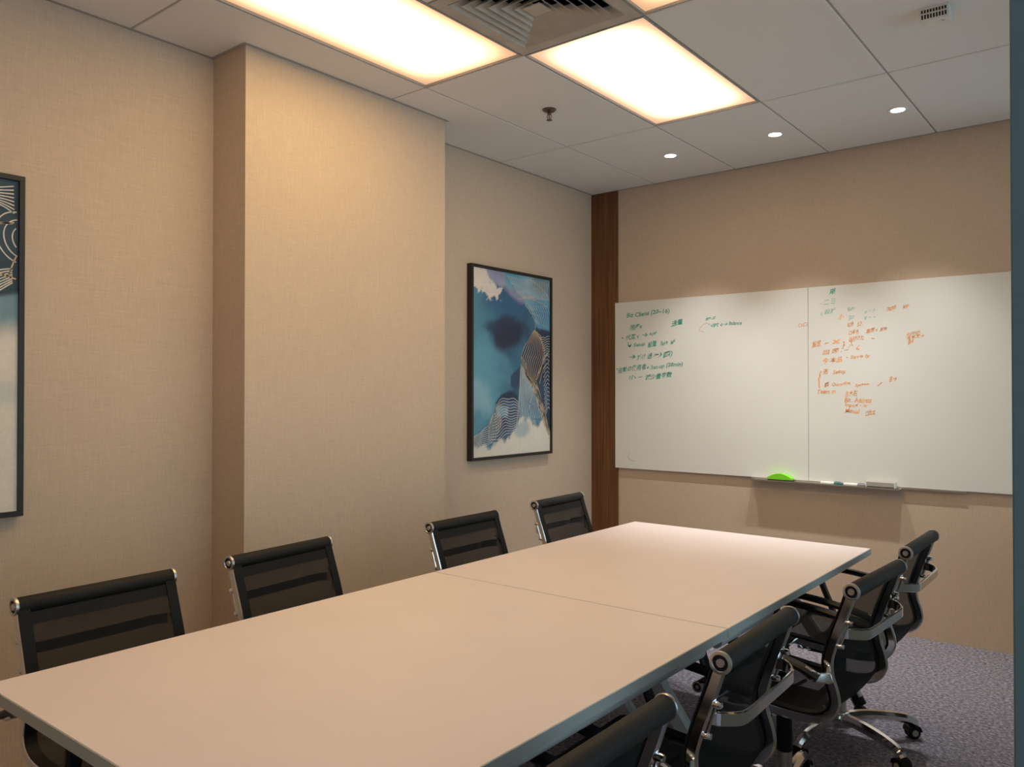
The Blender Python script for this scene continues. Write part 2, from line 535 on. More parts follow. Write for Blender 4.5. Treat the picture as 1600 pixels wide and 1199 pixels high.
# slotted sensor box
t = tag(empty('ceiling_sensor', (2.634, -1.645, H), R(3)), 'small white slotted sensor box on the ceiling', 'sensor')
bm = bmesh.new()
pr = [(-0.045, 0.0), (-0.034, -0.052), (0.040, -0.052), (0.045, 0.0)]
a = [bm.verts.new((-0.052, y, z)) for y, z in pr]; b = [bm.verts.new((0.052, y, z)) for y, z in pr]
bm.faces.new(a); bm.faces.new(b)
for k in range(4):
    bm.faces.new((a[k], a[(k + 1) % 4], b[(k + 1) % 4], b[k]))
obj('case', bm, 'white_plastic', t, bevel=0.003)
for row, (z0, z1) in enumerate(((-0.021, -0.010), (-0.042, -0.027))):
    for k in range(9):
        x = -0.040 + k * 0.010
        s = bmesh.new()
        v = [s.verts.new(p) for p in ((x - .003, -0.0452 - z0 * 0.2115 - .0008, z0), (x + .003, -0.0452 - z0 * 0.2115 - .0008, z0), (x + .003, -0.0452 - z1 * 0.2115 - .0008, z1), (x - .003, -0.0452 - z1 * 0.2115 - .0008, z1))]
        w = [s.verts.new(q.co + Vector((0, 0.003, 0))) for q in v]
        s.faces.new(v); s.faces.new(w)
        for q in range(4):
            s.faces.new((v[q], v[(q + 1) % 4], w[(q + 1) % 4], w[q]))
        obj('vent_slot', s, 'void', t)
obj('indicator', lathe(bmesh.new(), [(0.005, -0.051), (0.005, -0.0535)], 12, 'Z', (0.028, -0.014, 0)), 'grey_pad', t)

# ------------------------------------------------------------------ tables
TZ, TT = 0.730, 0.028
TX0, TX1 = 1.136, 2.314
def table(y0, y1, label, inset, rail):
    cx, cy = (TX0 + TX1) / 2, (y0 + y1) / 2
    hw, hl = (TX1 - TX0) / 2, (y1 - y0) / 2 - 0.0012
    t = tag(empty('conference_table', (cx, cy, 0)), label, 'table', 'two tables pushed end to end')
    obj('table_top', bx(-hw + .002, hw - .002, -hl + .002, hl - .002, TZ - TT, TZ), 'laminate', t, bevel=0.001)
    eb = bmesh.new()
    for q in ((-hw, hw, -hl, -hl + .002), (-hw, hw, hl - .002, hl), (-hw, -hw + .002, -hl + .002, hl - .002), (hw - .002, hw, -hl + .002, hl - .002)):
        box(eb, *q, TZ - TT, TZ - 0.0015)
    obj('edge_band', eb, 'edge', t)
    for s in (-1, 1):
        p = [(s * 0.525, rail[0] - cy, 0.668), (s * 0.525, rail[1] - cy, 0.668)]
        rl = obj('side_rail', sweep(bmesh.new(), p, circle(0.022, 16), (1, 0, 0)), 'legpaint', t, True)
        for yy in (rail[0] - cy + 0.08, rail[1] - cy - 0.08):
            obj('rail_clamp', bx(s * 0.515 - .025, s * 0.515 + .025, yy - .02, yy + .02, 0.655, TZ - TT), 'satin', rl, bevel=0.004)
    for e in (-1, 1):
        ye = e * (hl - (inset[0] if e < 0 else inset[1]))
        obj('cross_beam', bx(-0.52, 0.52, ye - .022, ye + .022, 0.655, TZ - TT), 'plastic', t, bevel=0.004)
        for s in (-1, 1):
            top = Vector((s * 0.13, ye, 0.655)); bot = Vector((s * 0.545, ye, 0.085))
            d = bot - top
            lg = obj('leg', sweep(bmesh.new(), [top + d * 0.33, bot], rrect(0.036, 0.060, 0.010), (0, 1, 0)), 'legpaint', t)
            obj('leg_sleeve', sweep(bmesh.new(), [top, top + d * 0.335], rrect(0.044, 0.068, 0.014), (0, 1, 0)), 'plastic', lg)
            ft = obj('leg_tip', sweep(bmesh.new(), [bot - d * 0.06, bot + Vector((s * .012, 0, -.03))], rrect(0.040, 0.052, 0.012), (0, 1, 0)), 'plastic', lg)
            obj('castor_wheel', lathe(bmesh.new(), [(0.020, -.016), (0.027, -.012), (0.027, .012), (0.020, .016)], 18, 'Y', (bot.x + s * .010, bot.y, 0.027)), 'plastic', lg, True)
    return t
table(-4.372, -2.865, 'pale laminate conference table at the near end, cut by the picture edge', (0.14, 0.06), (-4.28, -2.92))
table(-2.865, -1.347, 'pale laminate conference table at the far end, by the whiteboard', (0.165, 0.05), (-2.81, -2.39))

# ------------------------------------------------------------------ chairs
CURVE = [(-0.300, 0.830), (-0.282, 0.775), (-0.262, 0.720), (-0.243, 0.665), (-0.230, 0.615), (-0.232, 0.570), (-0.246, 0.525),
         (-0.250, 0.485), (-0.228, 0.448), (-0.180, 0.428), (-0.100, 0.424), (0.0, 0.430), (0.09, 0.438), (0.160, 0.440), (0.200, 0.432)]
CP = [tuple(p) for p in spline(CURVE, 5)]
RX = 0.222                                     # half distance between the ribs
def offset_curve(pts, d):
    out = []
    for i, (y, z) in enumerate(pts):
        a = np.array(pts[max(i - 1, 0)]); b = np.array(pts[min(i + 1, len(pts) - 1)])
        t = (b - a) / np.linalg.norm(b - a)
        n = np.array((-t[1], t[0]))            # towards the sitter
        out.append((y + n[0] * d, z + n[1] * d))
    return out
def sheet(pts, x0, x1, th, nx=6, sag=0.0):
    """solid thin sheet along a side profile, slightly sagging in the middle"""
    bm = bmesh.new()
    lay = []
    for off in (0.0, -th):
        q = offset_curve(pts, off)
        rows = []
        for i, (y, z) in enumerate(q):
            row = []
            for k in range(nx + 1):
                u = k / nx
                s = sag * 4 * u * (1 - u)
                qs = offset_curve(pts, off - s)[i] if s else (y, z)
                row.append(bm.verts.new((x0 + (x1 - x0) * u, qs[0], qs[1])))
            rows.append(row)
        lay.append(rows)
    A, B = lay
    n = len(pts)
    for i in range(n - 1):
        for k in range(nx):
            bm.faces.new((A[i][k], A[i][k + 1], A[i + 1][k + 1], A[i + 1][k]))
            bm.faces.new((B[i][k], B[i + 1][k], B[i + 1][k + 1], B[i][k + 1]))
        bm.faces.new((A[i][0], A[i + 1][0], B[i + 1][0], B[i][0]))
        bm.faces.new((A[i][nx], B[i][nx], B[i + 1][nx], A[i + 1][nx]))
    for i in (0, n - 1):
        for k in range(nx):
            bm.faces.new((A[i][k], B[i][k], B[i][k + 1], A[i][k + 1]))
    return bm

def make_chair():
    t = empty('office_chair')
    for s in (-1, 1):
        rib = sweep(bmesh.new(), [(s * RX, y, z) for y, z in CP], rrect(0.014, 0.030, 0.005), (1, 0, 0))
        obj('side_rib', rib, 'chrome', t, True)
    k = 36                                      # where the sling turns from back to seat
    up = offset_curve(CP, 0.013)
    obj('backrest', sheet(up[:k + 1], -RX + .020, RX - .020, 0.002, 6, 0.010), 'sling', t, True)
    obj('seat', sheet(up[k:], -RX + .020, RX - .020, 0.002, 6, 0.012), 'sling', t, True)
    for s in (-1, 1):
        x0, x1 = sorted((s * (RX + .006), s * (RX - .026)))
        obj('hem', sheet(offset_curve(CP, 0.0185), x0, x1, 0.003, 2), 'hem', t, True)
    obj('top_hem', sheet(offset_curve(CP, 0.015)[2:6], -RX + .026, RX - .026, 0.003, 6), 'hem', t, True)
    for nm, (y, z), r, w in (('top_roll', CP[0], 0.0235, 0.224), ('front_roll', CP[-1], 0.0175, 0.224)):
        rl = obj(nm, lathe(bmesh.new(), [(r * .9, -w), (r, -w + .004), (r, w - .004), (r * .9, w)], 24, 'X', (0, y, z)), 'roll', t, True)
        for s in (-1, 1):
            obj('end_cap', lathe(bmesh.new(), [(r * 1.06, s * w), (r * 1.10, s * (w + .003)), (r * 1.06, s * (w + .008)), (r * .80, s * (w + .009)), (r * .72, s * (w + .006)), (r * .45, s * (w + .006)), (r * .38, s * (w + .009)), (r * .1, s * (w + .009))], 24, 'X', (0, y, z)), 'satin', rl, True)
            obj('cap_ring', lathe(bmesh.new(), [(r * .72, s * (w + .0062)), (r * .72, s * (w + .0072)), (r * .55, s * (w + .0072)), (r * .55, s * (w + .0062))], 24, 'X', (0, y, z)), 'plastic', rl, True)
    # bowed chrome brace behind the back
    def brace(y, z, bow, h):
        pts = spline([(-RX, y + .004, z), (-RX + .012, y - bow * .45, z), (-RX + .050, y - bow * .92, z - .004), (-RX + .10, y - bow, z - .006), (0, y - bow, z - .006),
                      (RX - .10, y - bow, z - .006), (RX - .050, y - bow * .92, z - .004), (RX - .012, y - bow * .45, z), (RX, y + .004, z)], 6)
        return sweep(bmesh.new(), pts, rrect(h, 0.009, 0.003), (0, 0, 1))
    zb = 0.702
    yb = -0.258
    br = obj('back_brace', brace(yb - .012, zb, 0.058, 0.032), 'chrome', t, True)
    for s in (-1, 1):
        for dz, dy in ((0.034, 0.012), (-0.040, -0.013)):
            obj('bolt', lathe(bmesh.new(), [(0.007, -.012), (0.0085, -.006), (0.0085, .006), (0.005, .011)], 12, 'Y', (s * RX, yb - dy - .018, zb + dz)), 'chrome', br, True)
        obj('brace_plate', sweep(bmesh.new(), [(s * RX, yb - .017 + .0145, zb - .044), (s * RX, yb - .017 - .0125, zb + .036)], rrect(0.011, 0.010, 0.003), (1, 0, 0)), 'chrome', br)
    # arms
    for s in (-1, 1):
        xa = s * 0.278
        path = spline([(xa, -0.222, 0.574), (xa, -0.160, 0.597), (xa, -0.05, 0.618), (xa, 0.06, 0.630), (xa, 0.118, 0.628), (xa, 0.150, 0.605), (xa, 0.158, 0.570), (xa, 0.140, 0.520), (xa, 0.118, 0.470), (xa * .99, 0.108, 0.440)], 5)
        sc = [1.0] * len(path)
        ar = obj('armrest', sweep(bmesh.new(), path, rrect(0.040, 0.020, 0.007), (1, 0, 0), sc), 'plastic', t, True)
        bp = spline([(s * (RX - .002), -0.236, 0.560), (s * (RX + .020), -0.232, 0.566), (xa, -0.214, 0.574), (xa, -0.180, 0.588)], 4)
        obj('arm_bracket', sweep(bmesh.new(), bp, rrect(0.030, 0.016, 0.004), (0, .4, 1)), 'chrome', ar, True)
        obj('arm_bolt', lathe(bmesh.new(), [(0.010, s * .214), (0.010, s * .290), (0.006, s * .294)], 14, 'X', (0, 0.108, 0.436)), 'chrome', ar, True)
    # under-seat carriage, column, base
    obj('seat_carriage', bx(-0.10, 0.10, -0.11, 0.10, 0.365, 0.400), 'plastic', t, bevel=0.008)
    for y in (-0.09, 0.08):
        p = spline([(-RX, y, 0.415), (-0.15, y, 0.395), (0, y, 0.388), (0.15, y, 0.395), (RX, y, 0.415)], 5)
        obj('seat_brace', sweep(bmesh.new(), p, rrect(0.030, 0.012, 0.004), (0, 1, 0)), 'chrome', t, True)
    obj('tilt_lever', sweep(bmesh.new(), [(0.10, 0.02, 0.380), (0.235, 0.02, 0.372)], circle(0.006, 10), (0, 1, 0)), 'plastic', t, True)
    obj('column_sleeve', lathe(bmesh.new(), [(0.024, 0.205), (0.026, 0.21), (0.026, 0.345), (0.032, 0.365)], 20), 'plastic', t, True)
    obj('gas_column', lathe(bmesh.new(), [(0.030, 0.06), (0.030, 0.120), (0.025, 0.125), (0.025, 0.215)], 20), 'satin', t, True)
    obj('base_hub', lathe(bmesh.new(), [(0.030, 0.058), (0.042, 0.062), (0.044, 0.105), (0.036, 0.118), (0.028, 0.120)], 24), 'chrome', t, True)
    for q in range(5):
        pp = [(0.030, 0, 0.092), (0.10, 0, 0.098), (0.20, 0, 0.092), (0.265, 0, 0.082), (0.300, 0, 0.070), (0.315, 0, 0.056)]
        lg = sweep(bmesh.new(), spline(pp, 4), rrect(0.042, 0.038, 0.012), (0, 1, 0), [1.12 - 0.32 * k / 20 for k in range(21)])
        lo = obj('base_leg', lg, 'chrome', t, True)
        lo.rotation_euler = (0, 0, 2 * math.pi * q / 5)
        cs = obj('castor', lathe(bmesh.new(), [(0.008, 0.030), (0.008, 0.058)], 12, 'Z', (0.305, 0, 0)), 'plastic', lo)
        for s in (-1, 1):
            lathe_bm = lathe(bmesh.new(), [(0.018, s * .006), (0.026, s * .008), (0.026, s * .018), (0.020, s * .022)], 18, 'Y', (0.305, 0, 0.026))
            obj('castor_wheel', lathe_bm, 'plastic', lo, True)
            obj('wheel_disc', lathe(bmesh.new(), [(0.013, s * .0215), (0.013, s * .0235), (0.004, s * .0240)], 14, 'Y', (0.305, 0, 0.026)), 'caster_disc', lo, True)
        hood = spline([(0.278, 0, 0.030), (0.284, 0, 0.047), (0.305, 0, 0.055), (0.326, 0, 0.047), (0.333, 0, 0.030)], 3)
        obj('castor_hood', sweep(bmesh.new(), hood, rrect(0.050, 0.005, 0.002), (0, 1, 0)), 'plastic', lo, True)
    return t

BACK = 0.300
CH = [  # top bar x, y, side, turn (deg), base turn (deg), label
    (2.577, -1.680, 'R', 0.0, -48, 'black mesh office chair at the far end of the right row, nearest the whiteboard wall'),
    (2.600, -2.390, 'R', -3.1, 10, 'black mesh office chair second from the whiteboard wall on the right of the table'),
    (2.540, -3.206, 'R', 1.5, 25, 'black mesh office chair second from the camera on the right of the table'),
    (2.570, -3.955, 'R', 0.5, 0, 'black mesh office chair nearest the camera on the right, mostly below the picture'),
    (0.847, -3.980, 'L', 1.8, 50, 'black mesh office chair nearest the camera on the wall side of the table'),
    (0.790, -3.305, 'L', 5.6, -20, 'black mesh office chair in front of the near edge of the pilaster'),
    (0.842, -2.370, 'L', 1.1, 33, 'black mesh office chair in front of the far end of the pilaster'),
    (0.780, -1.545, 'L', 2.6, -31, 'black mesh office chair below the framed picture, by the dark wood strip'),
]
proto = None
for x, y, side, turn, bt, label in CH:
    if proto is None:
        proto = c = make_chair()
    else:
        c = copy_tree(proto)
    rz = R((90 if side == 'R' else -90) + turn)
    c.rotation_euler = (0, 0, rz)
    # the top bar lies BACK behind the column
    c.location = (x - math.sin(rz) * BACK, y + math.cos(rz) * BACK, 0)
    tag(c, label, 'chair', 'mesh chairs around the conference table')
    for q, ch in enumerate([h for h in c.children if h.name.startswith('base_leg')]):
        ch.rotation_euler = (0, 0, 2 * math.pi * q / 5 + R(bt))

# ------------------------------------------------------------------ whiteboard
BY = -0.020
BX0, BXM, BX1, BZ0, BZ1 = 0.211, 1.607, 3.000, 0.862, 2.066
wb = tag(empty('whiteboard', (0, 0, 0)), 'long white writing board with teal and orange handwriting on the far wall', 'whiteboard')
pl = obj('board_panel', bx(BX0, BXM - .001, BY, -0.004, BZ0, BZ1), 'board', wb, bevel=0.0015)
pr = obj('board_panel', bx(BXM + .001, BX1, BY, -0.004, BZ0, BZ1), 'board', wb, bevel=0.0015)
obj('board_spacer', bx(BX0 + .05, BX1 - .05, -0.004, 0.0, BZ0 + .04, BZ1 - .04), 'tee', wb)
tr = obj('pen_tray', bx(1.240, 2.140, -0.072, BY + .001, 0.846, 0.851), 'satin', wb)
obj('tray_lip', bx(1.240, 2.140, -0.074, -0.072, 0.846, 0.856), 'satin', tr)
obj('tray_rail', bx(1.240, 2.470, BY - .003, BY, 0.851, 0.862), 'satin', wb)

TEAL_L = [
    ('Biz Cliens (20~16)', 0.308, 1.942, 0.652, 1.959, 0.042),
    ('用座x', 0.335, 1.857, 0.439, 1.866, 0.042),
    ('送量', 0.666, 1.868, 0.754, 1.882, 0.041),
    ('.', 0.265, 1.800, 0.281, 1.799, 0.028),
    ('代互 v', 0.303, 1.789, 0.413, 1.799, 0.037),
    ('→', 0.439, 1.807, 0.480, 1.809, 0.027),
    ('App', 0.486, 1.805, 0.552, 1.820, 0.027),
    ('↳', 0.318, 1.733, 0.350, 1.737, 0.042),
    ('Setup', 0.366, 1.731, 0.460, 1.737, 0.033),
    ('設置', 0.480, 1.728, 0.552, 1.739, 0.041),
    ('Save', 0.582, 1.738, 0.637, 1.749, 0.031),
    ('好', 0.656, 1.739, 0.696, 1.751, 0.032),
    ('→', 0.334, 1.649, 0.382, 1.657, 0.028),
    ('对け', 0.392, 1.643, 0.465, 1.651, 0.037),
    ('送', 0.475, 1.646, 0.516, 1.654, 0.041),
    ('>)', 0.526, 1.653, 0.592, 1.661, 0.032),
    ('图)', 0.602, 1.647, 0.676, 1.663, 0.045),
    ('*', 0.222, 1.563, 0.238, 1.568, 0.024),
    ('自動の使用者', 0.238, 1.549, 0.470, 1.578, 0.042),
    ('+ Set-up (28min)', 0.470, 1.564, 0.754, 1.590, 0.036),
    ('小 ~', 0.323, 1.501, 0.439, 1.509, 0.033),
    ('減少量変数', 0.459, 1.496, 0.671, 1.516, 0.041),
    ('用座~は', 0.920, 1.895, 0.994, 1.904, 0.021),
    ('* vSPT ←→ Balance', 0.939, 1.850, 1.177, 1.859, 0.026),
]
TEAL_R = [
    ('用', 1.734, 2.007, 1.776, 2.020, 0.032),
]
FADED_R = [
    ('- 二 三', 1.684, 1.948, 1.775, 1.957, 0.031),
    ('v 設計', 1.683, 1.884, 1.775, 1.902, 0.032),
    ('Sam', 1.843, 1.902, 1.883, 1.911, 0.023),
    ('Sco', 1.850, 1.847, 1.883, 1.861, 0.028),
    ('x - y', 1.938, 1.877, 2.003, 1.888, 0.023),
    ('v - -', 1.938, 1.843, 2.002, 1.850, 0.023),
]
ORANGE_L = [
    ('OCi', 1.545, 1.820, 1.605, 1.825, 0.024),
]
ORANGE_R = [
    ('小', 1.790, 1.851, 1.820, 1.861, 0.031),
    ('name', 2.066, 1.888, 2.115, 1.900, 0.023),
    ('xx-', 2.149, 1.898, 2.187, 1.907, 0.018),
    ('结合', 1.842, 1.805, 1.879, 1.815, 0.027),
    ('公.', 1.898, 1.806, 1.930, 1.812, 0.031),
    ('口号名', 1.849, 1.758, 1.908, 1.767, 0.027),
    ('. 集図 x', 1.937, 1.762, 2.016, 1.774, 0.027),
    ('用件', 2.023, 1.770, 2.066, 1.779, 0.022),
    ('送付けた', 1.849, 1.716, 1.937, 1.728, 0.031),
    ('-', 1.977, 1.730, 1.998, 1.729, 0.015),
    ('設定', 1.632, 1.688, 1.686, 1.698, 0.040),
    ('- x', 1.706, 1.702, 1.805, 1.714, 0.023),
    ('}', 1.808, 1.675, 1.827, 1.678, 0.046),
    ('人', 1.849, 1.681, 1.875, 1.692, 0.035),
    ('回 図 . ~', 1.694, 1.643, 1.849, 1.662, 0.027),
    ('<', 1.890, 1.660, 1.912, 1.667, 0.031),
    ('今 本品', 1.694, 1.588, 1.812, 1.597, 0.035),
    ('- Save iy', 1.834, 1.608, 1.973, 1.616, 0.027),
    ('{', 1.666, 1.438, 1.689, 1.438, 0.107),
    ('田', 1.697, 1.520, 1.728, 1.524, 0.032),
    ('Setup', 1.755, 1.516, 1.830, 1.523, 0.031),
    ('图', 1.705, 1.442, 1.732, 1.449, 0.027),
    ('Quarantine', 1.751, 1.445, 1.856, 1.457, 0.024),
    ('System', 1.885, 1.441, 1.965, 1.452, 0.023),
    ('/', 2.008, 1.448, 2.040, 1.448, 0.023),
    ('B→', 2.078, 1.474, 2.117, 1.481, 0.030),
    ('Team m', 1.662, 1.402, 1.773, 1.406, 0.028),
    ('主大石', 1.826, 1.387, 1.899, 1.391, 0.035),
    ('Bin . Address', 1.825, 1.352, 1.979, 1.349, 0.031),
    ('Input - x', 1.825, 1.321, 1.954, 1.319, 0.027),
    ('.Manual', 1.822, 1.290, 1.910, 1.284, 0.027),
    ('口比女', 1.943, 1.269, 2.000, 1.281, 0.034),
    ('Account', 2.169, 1.737, 2.243, 1.756, 0.022),
    ('有自定→', 2.172, 1.714, 2.263, 1.729, 0.026),
    ('B+', 2.179, 1.688, 2.210, 1.698, 0.026),
]
text_jobs = []
def write(lst, m, parent, name):
    for s, x0, z0, x1, z1, h in lst:
        cu = bpy.data.curves.new('handwriting', 'FONT')
        cu.body = s
        cu.size = 1.0
        cu.shear = 0.18
        cu.offset = 0.022
        cu.resolution_u = 2
        o = bpy.data.objects.new(name, cu)
        COL.objects.link(o)
        text_jobs.append((o, (x0, z0, x1, z1, h), m, parent, name))
write(TEAL_L, 'teal_ink', pl, 'teal_writing')
write(ORANGE_L, 'faded_orange', pl, 'orange_writing')
write(TEAL_R, 'teal_ink', pr, 'teal_writing')
write(FADED_R, 'faded_ink', pr, 'faded_writing')
write(ORANGE_R, 'orange_ink', pr, 'orange_writing')
bpy.context.view_layer.update()
dg = bpy.context.evaluated_depsgraph_get()
done = []
for o, (x0, z0, x1, z1, h), m, parent, name in text_jobs:
    me = bpy.data.meshes.new_from_object(o.evaluated_get(dg))
    done.append((o, me))
    if not me.vertices: continue
    me.materials.clear()
    P = np.array([v.co[:] for v in me.vertices])
    lo, hi = P.min(0), P.max(0)
    w = max(hi[0] - lo[0], 1e-4); hh = max(hi[1] - lo[1], 0.35)
    u = (P[:, 0] - lo[0]) / w
    v = (P[:, 1] - lo[1]) / hh
    rr = random.random() * 6
    X = x0 + (x1 - x0) * u + 0.0012 * np.sin(v * 5 + rr + u * 17)
    Z = z0 + (z1 - z0) * u + h * v + 0.002 * np.sin(u * 9 + rr)
    me.vertices.foreach_set('co', np.stack([X, np.full_like(X, BY - 0.0006), Z], 1).ravel())
    me.update()
    link(name, me, m, parent)
for o, me in done:
    cu = o.data
    bpy.data.objects.remove(o)
    bpy.data.curves.remove(cu)
def pen(pts, m, parent, name, w=0.004):
    p = [(x, BY - 0.0004, z) for x, z in spline(pts, 5)]
    obj(name, sweep(bmesh.new(), p, [(-w / 2, -.0003), (w / 2, -.0003), (w / 2, .0003), (-w / 2, .0003)], (0, 1, 0) if False else (0.01, 0, 1)), m, parent)
def pen_flat(pts, m, parent, name, w=0.004):
    q = spline(pts, 5)
    bm = bmesh.new()
    rows = []
    for i, p in enumerate(q):
        d = q[min(i + 1, len(q) - 1)] - q[max(i - 1, 0)]
        d = d / (np.linalg.norm(d) + 1e-9)
        nx, nz = -d[1] * w / 2, d[0] * w / 2
        rows.append((bm.verts.new((p[0] + nx, BY - .0006, p[1] + nz)), bm.verts.new((p[0] - nx, BY - .0006, p[1] - nz))))
    for a, b in zip(rows, rows[1:]):
        bm.faces.new((a[0], a[1], b[1], b[0]))
    return obj(name, bm, m, parent)
pen_flat([(0.939, 1.881), (0.906, 1.874), (0.887, 1.853), (0.878, 1.832), (0.911, 1.821)], 'faded_orange', pl, 'orange_arc', 0.004)
pen_flat([(0.317, 0.956), (0.323, 0.937), (0.349, 0.920), (0.380, 0.922)], 'grey_pad', pl, 'smile_mark', 0.003)
pen_flat([(0.326, 0.968), (0.330, 0.962), (0.331, 0.960)], 'grey_pad', pl, 'smile_mark', 0.004)

# things on the pen tray (tray surface z = 0.851)
TRZ = 0.8512
t = tag(empty('board_eraser', (1.440, -0.047, TRZ)), 'lime green arched board eraser on the pen tray', 'eraser')
obj('felt_pad', bx(-0.076, 0.076, -0.022, 0.022, 0, 0.010), 'felt', t)
bm = bmesh.new()
prof = [(-0.078, 0.010), (-0.078, 0.022)] + [(-0.078 + 0.156 * k / 12, 0.022 + 0.026 * math.sin(math.pi * k / 12)) for k in range(1, 12)] + [(0.078, 0.022), (0.078, 0.010)]
a = [bm.verts.new((x, -0.0235, z)) for x, z in prof]; b = [bm.verts.new((x, 0.0235, z)) for x, z in prof]
bm.faces.new(a); bm.faces.new(b)
for k in range(len(prof)):
    bm.faces.new((a[k], a[(k + 1) % len(prof)], b[(k + 1) % len(prof)], b[k]))
obj('grip', bm, 'lime', t, bevel=0.002)
def marker(x, y, L, cap, capname, label):
    t = tag(empty('board_marker', (x, y, TRZ + .009)), label, 'marker', 'markers on the pen tray')
    obj('barrel', lathe(bmesh.new(), [(0.006, 0), (0.0085, 0.003), (0.0085, L * .64), (0.007, L * .66)], 16, 'X'), 'white_plastic', t, True)
    obj('cap', lathe(bmesh.new(), [(0.0088, L * .62), (0.0088, L * .95), (0.006, L)], 16, 'X'), cap, t, True)
    obj('cap_clip', bx(L * .66, L * .92, -.002, .002, 0.0085, 0.0115), cap, t)
marker(1.690, -0.050, 0.128, 'teal_cap', 'teal cap', 'white board marker with a teal cap on the pen tray')
marker(1.826, -0.050, 0.128, 'grey_cap', 'grey cap', 'white board marker with a dark grey cap beside the pale eraser block')
t = tag(empty('eraser_block', (2.035, -0.046, TRZ)), 'pale grey rectangular eraser block at the right end of the pen tray', 'eraser')
obj('block_body', bx(-0.075, 0.075, -0.022, 0.022, 0.008, 0.036), 'grey_pad', t, bevel=0.003)
obj('block_felt', bx(-0.074, 0.074, -0.021, 0.021, 0.0, 0.009), 'felt', t)
for s in (-1, 1):
    obj('block_end', bx(s * .0775 - .0025, s * .0775 + .0025, -0.022, 0.022, 0.004, 0.038), 'white_plastic', t)

# ------------------------------------------------------------------ framed prints
def srgb(c):
    c = np.array(c, float) / 255
    return np.where(c <= .04045, c / 12.92, ((c + .055) / 1.055) ** 2.4)
def fbm(s, t, k, seed):
    return noise.fractal(Vector((s * k, t * k * 1.44, seed)), 1.0, 2.0, 4)
def poly_d(px, py, poly):
    """signed distance to polygon, positive inside"""
    d = 1e9; ins = False
    n = len(poly)
    for i in range(n):
        ax, ay = poly[i]; bx_, by_ = poly[(i + 1) % n]
        ex, ey = bx_ - ax, by_ - ay
        wx, wy = px - ax, py - ay
        u = max(0, min(1, (wx * ex + wy * ey) / (ex * ex + ey * ey + 1e-12)))
        d = min(d, (wx - ex * u) ** 2 + (wy - ey * u) ** 2)
        if (ay > py) != (by_ > py) and px < (bx_ - ax) * (py - ay) / (by_ - ay) + ax:
            ins = not ins
    d = math.sqrt(d)
    return d if ins else -d
def sm(a, b, x):
    u = max(0.0, min(1.0, (x - a) / (b - a)))
    return u * u * (3 - 2 * u)
class Art:
    def __init__(self): self.layers = []
    def base(self, f): self.layers.append(('f', f))
    def poly(self, pts, col, soft=0.01, wob=0.02, k=7, alpha=1.0, seed=0.0, col2=None): self.layers.append(('p', pts, srgb(col), soft, wob, k, alpha, seed, srgb(col2) if col2 else None))
    def blob(self, s, t, rs, rt, col, alpha=1.0, wob=0.3, seed=0.0): self.layers.append(('b', s, t, rs, rt, srgb(col), alpha, wob, seed))
    def eval(self, s, t):
        c = np.zeros(3)
        for L in self.layers:
            if L[0] == 'f': c = L[1](s, t)
            elif L[0] == 'p':
                _, pts, col, soft, wob, k, al, seed, col2 = L
                d = poly_d(s, t, pts)
                if d < -0.12: continue
                d += wob * fbm(s, t, k, seed + 3.3)
                a = al * sm(-soft, soft, d)
                cc = col
                if col2 is not None:
                    m = 0.5 + 0.7 * fbm(s, t, 4, seed + 9)
                    cc = col + (col2 - col) * max(0, min(1, m))
                c = c + (cc - c) * a
            else:
                _, bs, bt, rs, rt, col, al, wob, seed = L
                r = math.hypot((s - bs) / rs, (t - bt) / rt) + wob * fbm(s, t, 4, seed)
                c = c + (col - c) * (al * sm(1.0, 0.35, r))
        return c

a1 = Art()
C0, C1 = srgb((64, 115, 148)), srgb((94, 156, 178))
a1.base(lambda s, t: C0 + (C1 - C0) * sm(0.35, 0.0, s) * 0.8 + (C0 * 0.25) * fbm(s, t, 5, 1.0))
a1.blob(0.10, 0.42, 0.45, 0.28, (106, 172, 198), 0.8, 0.3, 2)
a1.blob(0.05, 0.32, 0.22, 0.14, (160, 198, 214), 0.6, 0.3, 2.5)
a1.blob(0.40, 0.85, 0.5, 0.12, (56, 100, 144), 0.8, 0.3, 4)
a1.blob(0.45, 0.655, 0.40, 0.115, (38, 44, 74), 0.95, 0.35, 5)
a1.blob(0.30, 0.70, 0.22, 0.05, (44, 58, 88), 0.7, 0.3, 6)
a1.poly([(0, 1.02), (.17, 1.02), (.20, .955), (.26, .925), (.36, .915), (.35, .89), (.33, .862), (.27, .850), (.20, .862), (.12, .880), (0, .885)], (232, 222, 214), .006, .035, 22, 1, 1)
a1.poly([(.15, 1.02), (.46, 1.02), (.44, .93), (.34, .912), (.24, .928), (.19, .96)], (138, 142, 182), .012, .012, 6, 1, 2, (172, 176, 200))
a1.poly([(.38, 1.02), (1.02, 1.02), (1.02, .69), (.86, .70), (.79, .735), (.78, .77), (.70, .82), (.62, .855), (.50, .885), (.42, .92)], (96, 160, 190), .010, .015, 6, 1, 3, (142, 186, 206))
a1.poly([(.36, .925), (.52, .915), (.60, .88), (.66, .845), (.58, .845), (.46, .88), (.40, .90)], (152, 150, 182), .015, .012, 6, .8, 4)
a1.poly([(.78, 1.02), (1.02, 1.02), (1.02, .88), (.90, .90), (.74, .95)], (110, 128, 140), .04, .02, 6, .7, 4.5)
a1.poly([(.76, .83), (1.02, .86), (1.02, .70), (.86, .71), (.80, .75)], (52, 140, 184), .03, .01, 6, .9, 5)
a1.poly([(.60, .50), (.54, .47), (.47, .43), (.46, .385), (.50, .35), (.42, .345), (.34, .325), (.28, .28), (.32, .22), (.60, .25)], (48, 66, 98), .006, .012, 9, .92, 6, (62, 112, 142))
